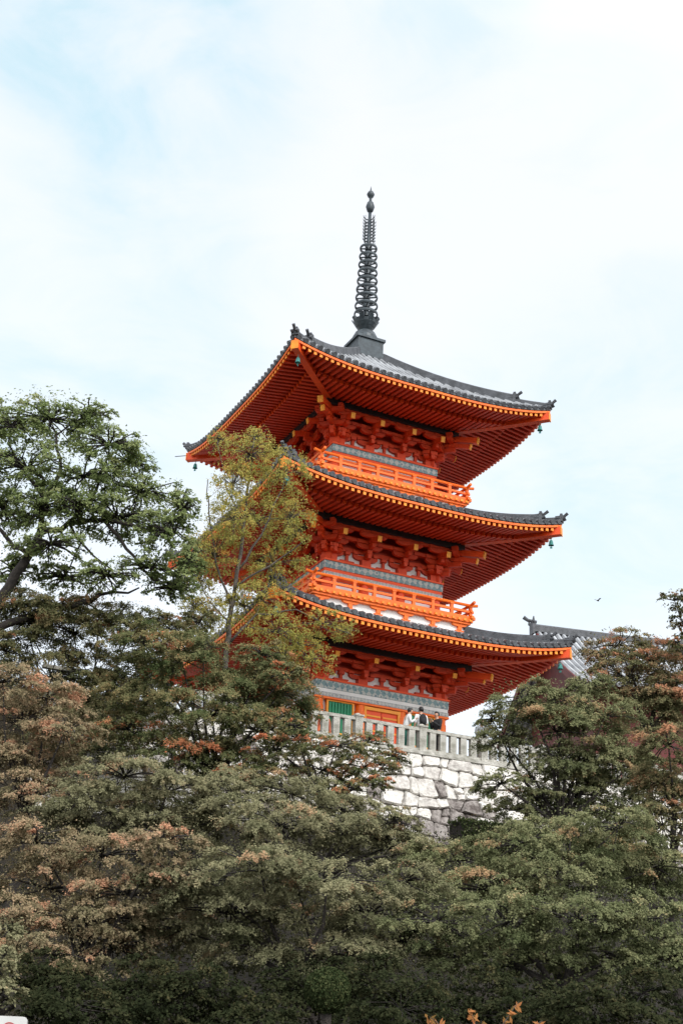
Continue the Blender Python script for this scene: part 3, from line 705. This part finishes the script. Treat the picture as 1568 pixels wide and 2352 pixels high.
tree('maple_tree','green maple to the right of the stone wall','tree',36,
 [(1210,1600,80,44),(1300,1615,90,46),(1270,1690,120,52),(1165,1700,65,40),(1390,1650,100,50),(1290,1750,90,48),(1370,1750,120,55),(1330,1830,110,52),(1440,1770,90,55),(1220,1830,60,38),(1130,1650,36,24),(1420,1850,90,48),(1145,1800,60,30),(1180,1860,60,30),(1350,1575,50,30)],
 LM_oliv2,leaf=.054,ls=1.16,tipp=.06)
tree('maple_tree','maple with reddish brown top in front of the temple hall','tree',39,
 [(1430,1490,75,32),(1500,1525,90,46),(1440,1555,80,42),(1560,1590,70,55),(1490,1620,100,52),(1560,1510,50,36),(1385,1525,45,28)],
 LM_brn,leaf=.062,tipp=.25,bias=.46)
tree('maple_tree','brown tinged maple at the right edge','tree',31,
 [(1530,1720,70,55),(1500,1800,70,48),(1560,1830,60,55),(1520,1900,80,50)],
 LM_brn,leaf=.05,tipp=.14,bias=.42)
tree('maple_tree','olive green maple at lower right in front of the hedge','tree',29,
 [(1050,1980,110,40),(1180,1950,110,44),(1300,1910,110,48),(1410,1900,100,52),(1120,2040,130,52),(1270,2010,130,56),(1420,1990,120,56),(1520,1980,80,56),(980,2030,90,46)],
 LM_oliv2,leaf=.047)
tree('maple_tree','dull green maple in the bottom right corner','tree',25,
 [(1000,2120,130,48),(1160,2120,140,52),(1320,2110,140,56),(1470,2110,120,60),(1080,2195,120,42),(1260,2205,140,44),(1430,2205,130,46),(1550,2190,70,60)],
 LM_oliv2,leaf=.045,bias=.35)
tree('maple_tree','dark red leaved tree peeking in at the right edge above the others','tree',38,
 [(1558,1375,38,26),(1575,1430,35,35),(1560,1480,25,20)],
 LM_dkred,leaf=.07,dens=2.6,pads=18,base=(1640,1500),ls=1.1,tipp=.2)
tree('leafy_shrub','pale yellow green leafy shrub in the bottom left corner','shrub',20,
 [(10,2150,50,50),(5,2220,40,50),(15,2290,45,45)],LM_oliv,leaf=.045,pads=24,base=(-40,2400))
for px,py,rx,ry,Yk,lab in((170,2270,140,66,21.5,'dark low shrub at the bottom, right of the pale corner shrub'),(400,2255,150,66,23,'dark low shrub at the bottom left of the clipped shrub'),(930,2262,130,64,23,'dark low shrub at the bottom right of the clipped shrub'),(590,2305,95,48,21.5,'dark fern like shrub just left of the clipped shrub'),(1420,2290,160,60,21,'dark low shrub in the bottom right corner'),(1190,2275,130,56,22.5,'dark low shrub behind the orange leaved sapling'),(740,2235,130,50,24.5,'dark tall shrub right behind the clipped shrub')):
    tree('dark_shrub',lab,'shrub',Yk,[(px-rx*.45,py+rng.uniform(-14,22),rx*.55,ry),(px+rx*.4,py+rng.uniform(-14,22),rx*.6,ry*.85),(px,py+60,rx,ry)],LM_shade,leaf=.055,pads=34,tr=.05,tipp=0,dens=3.2,fill=.15,tilt=.2)
def clump(name,label,cat,P,rad,m,leaf,n):
    d=rng.normal(size=(n,3));d/=np.linalg.norm(d,axis=1,keepdims=True)
    c=np.array(P)+d*np.array(rad)*(.86+.18*rng.random(n))[:,None]
    gz=ground(P.x,P.y);o=thing(name,label,cat,(P.x,P.y,gz));off=(P.x,P.y,gz)
    b=MB();b.ball((0,0,P.z-gz),tuple(q*.84 for q in rad),14,10);b.tube([(0,0,-.2),(0,0,P.z-gz)],.08,6);b.build('stems',BARK,o)
    leaf_mesh('foliage',c,d+rng.normal(size=(n,3))*.6,leaf*(.7+.6*rng.random(n)),.6,rng.random(n)*.8,m,o,off)
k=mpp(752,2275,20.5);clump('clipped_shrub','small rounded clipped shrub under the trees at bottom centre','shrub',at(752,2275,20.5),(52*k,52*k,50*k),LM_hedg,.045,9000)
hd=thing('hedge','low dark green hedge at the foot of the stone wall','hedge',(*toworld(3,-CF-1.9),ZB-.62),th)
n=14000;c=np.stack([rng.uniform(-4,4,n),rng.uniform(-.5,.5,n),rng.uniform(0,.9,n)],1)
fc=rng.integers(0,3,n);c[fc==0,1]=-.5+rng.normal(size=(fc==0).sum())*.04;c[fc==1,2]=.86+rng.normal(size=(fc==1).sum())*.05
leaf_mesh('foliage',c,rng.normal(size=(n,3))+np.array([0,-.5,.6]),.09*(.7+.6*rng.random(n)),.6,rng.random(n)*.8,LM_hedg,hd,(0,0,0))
b=MB();b.box(0,0,.4,7.8,.8,.8);b.build('stems',BARK,hd)
n=120000;lx=rng.uniform(-24,18,n);dd=rng.uniform(1.2,29,n)
cx=X0+lx*ct_+(CF+dd)*st_;cy=Y0+lx*st_-(CF+dd)*ct_
cl_=np.sin(cx*1.7+np.sin(cy*1.3)*2)*np.sin(cy*1.9+cx*.4)
zg=np.array([ground(x,y) for x,y in zip(cx,cy)])
c=np.stack([cx,cy,zg+rng.random(n)**1.3*(.25+1.1*np.clip(cl_+.3,0,1))],1)
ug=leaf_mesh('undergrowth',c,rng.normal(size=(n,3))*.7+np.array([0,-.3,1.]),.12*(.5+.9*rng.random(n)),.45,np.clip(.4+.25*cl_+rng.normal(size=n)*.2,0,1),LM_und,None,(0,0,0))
tag(ug,'dark undergrowth covering the slope beneath the trees','undergrowth',kind='stuff')
Ys=13;sp=thing('sapling','young sapling with drooping orange leaves at the bottom edge, right of centre','sapling',(at(1110,2420,Ys).x,Ys,0))
o3=Vector(sp.location);m=MB();lc=[];ln=[]
for tip,md in(((1190,2300),(1160,2345)),((1080,2318),(1090,2350)),((985,2335),(1020,2360)),((1245,2345),(1190,2370)),((1110,2350),(1105,2380))):
    a_=at(1110,2440,Ys)-o3;b_=at(*md,Ys)-o3;c_=at(*tip,Ys)-o3
    m.tube([a_,a_.lerp(b_,.6)+Vector((0,.05,.02)),b_,c_],[.008,.007,.005,.003],5)
    for q in range(14):
        s=q/13;P=b_.lerp(c_,s)+o3+Vector((random.gauss(0,.02),random.gauss(0,.05),random.gauss(-.012,.012)));lc.append(P);ln.append((random.gauss(0,.6),-.8,random.gauss(.5,.4)))
m.tube([Vector((0,0,-.1)),(at(1110,2440,Ys)-o3)],[.02,.009],6)
m.build('stem',BARK2,sp)
LM_sprig=leafmat('leaf_sprig_orange',(.2,.12,.04),(.36,.17,.06),(.45,.19,.07),.4,(.5,.2,.08))
leaf_mesh('leaves',np.array(lc),np.array(ln),np.full(len(lc),.085),.35,rng.random(len(lc)),LM_sprig,sp,tuple(o3))
# ------------------------------------------------------------------ sign bottom left
Yg=9;P=at(65,2336,Yg)
sg=thing('sign','white rounded sign board with red ring in the bottom left corner','sign',(P.x-.2,Yg,0))
SW=mat('sign_white',(.6,.6,.58),(.5,.5,.48),rough=.4);SR=mat('sign_red',(.5,.05,.05),rough=.4);SGY=mat('sign_post_grey',(.25,.25,.25),rough=.5,metal=.5)
m=MB();pts=[];hw=.2;hh=.3;r=.03;zt_=P.z
for cx,cz,a0_ in((hw-r,zt_-r,0),(-hw+r,zt_-r,PI/2),(-hw+r,zt_-2*hh+r,PI),(hw-r,zt_-2*hh+r,1.5*PI)):
    for q in range(6): an=a0_+q*PI/10;pts.append((cx+r*math.cos(an),cz+r*math.sin(an)))
n=len(pts);m.add([(x,-.012,z) for x,z in pts]+[(x,.012,z) for x,z in pts],[tuple(range(n)),tuple(reversed(range(n,2*n)))]+[(q,q+n,(q+1)%n+n,(q+1)%n) for q in range(n)])
bd=m.build('board',SW,sg)
m=MB();rc=.05;cz=zt_-.035-rc;cx0=.095
vs=[(cx0+rr*math.cos(2*PI*q/32),-.016,cz+rr*math.sin(2*PI*q/32)) for rr in(rc,rc*.86) for q in range(32)]
m.add(vs,[(q,(q+1)%32,32+(q+1)%32,32+q) for q in range(32)]);m.build('red_ring',SR,bd)
m=MB();m.tube([(0,.03,-.1),(0,.03,zt_-.1)],.025,10);m.build('post',SGY,sg)
P=at(1372,1380,95);m=MB();m.tube([(-.16,0,0),(-.06,0,.01),(.04,0,.02),(.12,0,.03),(.17,0,.03)],[.02,.05,.055,.035,.008],8)
for s in(-1,1): m.add([(.05,0,.03),(-.05,0,.03),(-.1,s*.2,.13),(.0,s*.32,.16),(.06,s*.16,.1)],[(0,1,2,3,4)])
b_=m.build('bird',DARK,loc=tuple(P),rz=.8);tag(b_,'small dark bird flying in the sky right of the pagoda','bird')
# ------------------------------------------------------------------ people
SKIN=mat('skin',(.5,.28,.19),(.45,.24,.16),rough=.5);HAIRK=mat('hair_black',(.012,.01,.009),rough=.4);HAIRB=mat('hair_brown',(.09,.04,.02),rough=.4)
def cloth(n,c): return mat('cloth_'+n,c,tuple(q*.85 for q in c),rough=.85,scale=9)
CW=cloth('white',(.7,.7,.7));CK=cloth('black',(.016,.016,.018));CT=cloth('teal',(.02,.16,.12));CG=cloth('grey',(.2,.21,.22));CN=cloth('navy',(.03,.04,.08));CR=cloth('rust',(.4,.1,.05))
def skinned(name,V,E,R,m,parent):
    me=bpy.data.meshes.new(name);me.from_pydata(V,E,[]);o=bpy.data.objects.new(name,me);C.objects.link(o)
    md=o.modifiers.new('skin','SKIN');md.use_smooth_shade=True;o.modifiers.new('sub','SUBSURF').levels=1
    for i,r in enumerate(R):
        sv=me.skin_vertices[0].data[i];sv.radius=r if hasattr(r,'__len__') else (r,r);sv.use_root=(i==0)
    bpy.context.view_layer.update();dg_=bpy.context.evaluated_depsgraph_get()
    m2=bpy.data.meshes.new_from_object(o.evaluated_get(dg_));o.modifiers.clear();o.data=m2;m2.materials.clear();m2.materials.append(m)
    o.parent=parent;return o
def person(label,px,c,rz,top,bot,hair,arms='down',lean=0,h=1.68,long=False):
    P=at_plane(px,1660,c);root=thing('person',label,'person',(P.x,P.y,PLAT),rz)
    k=h/1.7;V=[];E=[];R=[]
    def v(x,y,z,r,par=None):
        y_=y-max(0,z-.95)*lean;V.append((x*k,y_*k,z*k));R.append(tuple(q*k for q in r) if hasattr(r,'__len__') else r*k)
        if par is not None:E.append((par,len(V)-1))
        return len(V)-1
    pel=v(0,0,.93,(.15,.11));sp_=v(0,0,1.12,(.13,.1),pel);ch=v(0,.01,1.3,(.15,.11),sp_);nb=v(0,.01,1.43,(.07,.06),ch);nk=v(0,0,1.49,.052,nb)
    h1=v(0,-.015,1.545,(.066,.075),nk);h2=v(0,-.012,1.61,(.078,.092),h1);h3=v(0,-.005,1.675,(.062,.075),h2)
    v(0,-.105,1.59,.014,h2);
    for s in(-1,1): v(s*.082,.0,1.6,(.014,.02),h2)
    J={}
    for s in(-1,1):
        sh=v(s*.18,.01,1.38,.058,ch)
        if arms=='down': el=(s*.23,.03,1.1);wr=(s*.24,-.06,.86);pd=(0,-.25,-1)
        elif arms=='rail': el=(s*.25,-.1,1.12);wr=(s*.17,-.33,1.05);pd=(-s*.2,-1,-.15)
        else: el=(s*.22,-.08,1.12);wr=(s*.06,-.27,1.3);pd=(-s*.2,-.5,.6)
        e_=v(*el,.042,sh);w_=v(*wr,.027,e_);d=Vector(pd).normalized();side=d.cross(Vector((0,0,1))) 
        side=side.normalized() if side.length>.1 else Vector((1,0,0))
        pm=Vector(wr)+d*.06;p_=v(*pm,(.034,.02),w_)
        for q,(o_,ln_) in enumerate(((-.028,.065),(-.01,.078),(.01,.074),(.027,.058))):
            a_=pm+side*o_+d*.045;i1=v(*a_,.009,p_);a_=a_+d*ln_*.5+Vector((0,0,-.008));i2=v(*a_,.008,i1);a_=a_+d*ln_*.4+Vector((0,0,-.02));v(*a_,.007,i2)
        a_=pm-side*.035*s-d*.01;i1=v(*a_,.01,p_);v(*(a_-side*.02*s+d*.03),.009,i1)
        hp_=v(s*.09,0,.86,.09,pel);kn=v(s*.1,-.01,.48,.058,hp_);an=v(s*.105,.02,.09,.038,kn);v(s*.11,-.13,.04,.036,an)
        J[s]=(el,wr)
    skinned('body',V,E,R,SKIN,root)
    V,E,R=[],[],[]
    a=v(0,0,.9,(.165,.125));b=v(0,0,1.12,(.15,.12),a);c_=v(0,.01,1.31,(.165,.13),b);v(0,.01,1.43,(.09,.075),c_)
    for s in(-1,1):
        sh=v(s*.18,.01,1.38,.075,c_);e_=v(*J[s][0],.058,sh)
        if long:v(*J[s][1],.04,e_)
    skinned('shirt',V,E,R,top,root)
    V,E,R=[],[],[]
    a=v(0,0,.94,(.16,.122))
    for s in(-1,1): q=v(s*.09,0,.84,.105,a);q=v(s*.1,-.01,.48,.08,q);v(s*.105,.02,.1,.062,q)
    skinned('trousers',V,E,R,bot,root)
    cyh=-.01-.66*lean
    m=MB();n_,m_=16,10;vs=[];fs=[]
    for i in range(m_+1):
        a=PI/2-(PI*.78)*i/m_
        for q in range(n_):
            b=2*PI*q/n_;fr=max(0,-math.sin(b))
            aa=max(a,.35) if fr>.35 else a
            vs.append((.093*math.cos(aa)*math.cos(b)*k,(cyh+.01+.108*math.cos(aa)*math.sin(b))*k,(1.625+.105*math.sin(aa))*k))
    for i in range(m_):
        for q in range(n_): fs.append((n_*i+q,n_*i+n_+q,n_*i+n_+(q+1)%n_,n_*i+(q+1)%n_))
    m.add(vs,fs);m.build('hair',hair,root,smooth=True)
    for s in(-1,1):
        m=MB();m.ball((s*.033*k,(cyh-.082)*k,1.615*k),(.012*k,.008*k,.007*k),8,6);m.build('eye',HAIRK,root)
        m=MB();m.ball((s*.11*k,-.06*k,.045),(.05,.13,.045),10,6);m.build('shoe',CK,root)
    m=MB();m.ball((0,(cyh-.08)*k,1.55*k),(.022*k,.01*k,.006*k),8,6);m.build('mouth',CR,root)
    return root
pA=person('person in a white shirt seen from behind with a black backpack at the balustrade',966,CF-.55,PI+.35,CW,CN,HAIRK,'down',.0,1.76)
person('person in a white top and teal trousers bending over at the balustrade',930,CF-.6,PI*.6,CW,CT,HAIRK,'phone',.28,1.66,long=True)
person('person in black standing right of the backpack wearer',1004,CF-.6,-.9,CK,CK,HAIRK,'phone',.05,1.7,long=True)
person('person in grey at the right end of the balustrade half hidden by leaves',1105,CF-.7,.3,CG,CN,HAIRK,'rail',.05,1.74,long=True)
person('brown haired person in rust red behind the left part of the balustrade',744,CF-2.6,.2,CR,CN,HAIRB,'down',.08,1.62,long=True)
bp_=MB();bp_.ball((0,0,0),(.15,.08,.22),14,10)
for s in(-1,1): bp_.tube([(s*.09,-.03,.18),(s*.1,-.13,.24),(s*.11,-.2,.2),(s*.11,-.24,.05),(s*.1,-.1,-.16)],.018,6)
bp_.ball((0,.07,-.06),(.11,.04,.1),10,8)
Pq=Vector(pA.location)+Matrix.Rotation(PI+.35,3,'Z')@Vector((0,.19,1.26))
bo_=bp_.build('backpack',CK,loc=tuple(Pq),rz=PI+.35,smooth=True);tag(bo_,'black backpack worn by the person in the white shirt','backpack')
# ------------------------------------------------------------------ world and light
wd=bpy.data.worlds.new('World');bpy.context.scene.world=wd;wd.use_nodes=True;nt=wd.node_tree;N=nt.nodes;L=nt.links
el,ro=math.radians(40),math.radians(150)
dr=Vector((math.sin(ro)*math.cos(el),math.cos(ro)*math.cos(el),math.sin(el)))
sky=N.new('ShaderNodeTexSky');sky.sky_type='NISHITA';sky.sun_disc=False;sky.sun_elevation=el;sky.sun_rotation=ro
bg=N['Background'];bg.inputs['Strength'].default_value=.05;L.new(sky.outputs['Color'],bg.inputs['Color'])
tc=N.new('ShaderNodeTexCoord')
cb_=N.new('ShaderNodeBackground');cb_.inputs['Color'].default_value=(.985,.995,1,1)
dt=N.new('ShaderNodeVectorMath');dt.operation='DOT_PRODUCT';L.new(tc.outputs['Generated'],dt.inputs[0]);dt.inputs[1].default_value=dr
mr=N.new('ShaderNodeMapRange');mr.interpolation_type='SMOOTHSTEP';mr.inputs['From Min'].default_value=-.1;mr.inputs['From Max'].default_value=1;mr.inputs['To Min'].default_value=.93;mr.inputs['To Max'].default_value=2.4
L.new(dt.outputs['Value'],mr.inputs['Value']);L.new(mr.outputs[0],cb_.inputs['Strength'])
tb=N.new('ShaderNodeBackground');tb.inputs['Color'].default_value=(.52,.79,.87,1);tb.inputs['Strength'].default_value=.95
no=N.new('ShaderNodeTexNoise');no.inputs['Scale'].default_value=7;no.inputs['Detail'].default_value=9;no.inputs['Roughness'].default_value=.58;no.inputs['Distortion'].default_value=.6
mp=N.new('ShaderNodeMapping');mp.inputs['Scale'].default_value=(.9,1,2.0);mp.inputs['Rotation'].default_value=(0,.35,0);L.new(tc.outputs['Generated'],mp.inputs['Vector']);L.new(mp.outputs['Vector'],no.inputs['Vector'])
tot=None
for px,py,rd,w in((340,150,480,.46),(430,190,260,.26),(180,780,560,.36),(1420,1080,560,.36),(990,30,260,.28),(60,40,220,.28)):
    d=ray(px,py).normalized();dt=N.new('ShaderNodeVectorMath');dt.operation='DOT_PRODUCT';L.new(tc.outputs['Generated'],dt.inputs[0]);dt.inputs[1].default_value=d
    mr=N.new('ShaderNodeMapRange');mr.interpolation_type='SMOOTHSTEP';mr.inputs['From Min'].default_value=math.cos(rd/f);mr.inputs['From Max'].default_value=1;mr.inputs['To Max'].default_value=w
    L.new(dt.outputs['Value'],mr.inputs['Value'])
    if tot is None: tot=mr.outputs[0]
    else:
        q=N.new('ShaderNodeMath');q.operation='ADD';L.new(tot,q.inputs[0]);L.new(mr.outputs[0],q.inputs[1]);tot=q.outputs[0]
nr=N.new('ShaderNodeMapRange');nr.inputs['From Min'].default_value=.35;nr.inputs['From Max'].default_value=.65;nr.inputs['To Min'].default_value=.3;nr.inputs['To Max'].default_value=1.1;L.new(no.outputs['Fac'],nr.inputs['Value'])
ml=N.new('ShaderNodeMath');ml.operation='MULTIPLY';L.new(tot,ml.inputs[0]);L.new(nr.outputs[0],ml.inputs[1])
nb=N.new('ShaderNodeMapRange');nb.inputs['From Min'].default_value=.48;nb.inputs['From Max'].default_value=.78;nb.inputs['To Max'].default_value=.18;L.new(no.outputs['Fac'],nb.inputs['Value'])
a3=N.new('ShaderNodeMath');a3.operation='ADD';a3.use_clamp=True;L.new(ml.outputs[0],a3.inputs[0]);L.new(nb.outputs[0],a3.inputs[1])
mx=N.new('ShaderNodeMixShader');L.new(a3.outputs[0],mx.inputs[0]);L.new(cb_.outputs[0],mx.inputs[1]);L.new(tb.outputs[0],mx.inputs[2])
ads=N.new('ShaderNodeAddShader');L.new(mx.outputs[0],ads.inputs[0]);L.new(bg.outputs[0],ads.inputs[1]);L.new(ads.outputs[0],N['World Output'].inputs['Surface'])
sn=bpy.data.lights.new('sun','SUN');sn.energy=1.5;sn.angle=math.radians(12);sn.color=(1,.96,.9);so=bpy.data.objects.new('sun',sn);C.objects.link(so)
so.rotation_euler=dr.to_track_quat('Z','Y').to_euler()
vs_=bpy.context.scene.view_settings;vs_.view_transform='Standard';vs_.look='None';vs_.exposure=0
print('LEAVES',NLEAF)
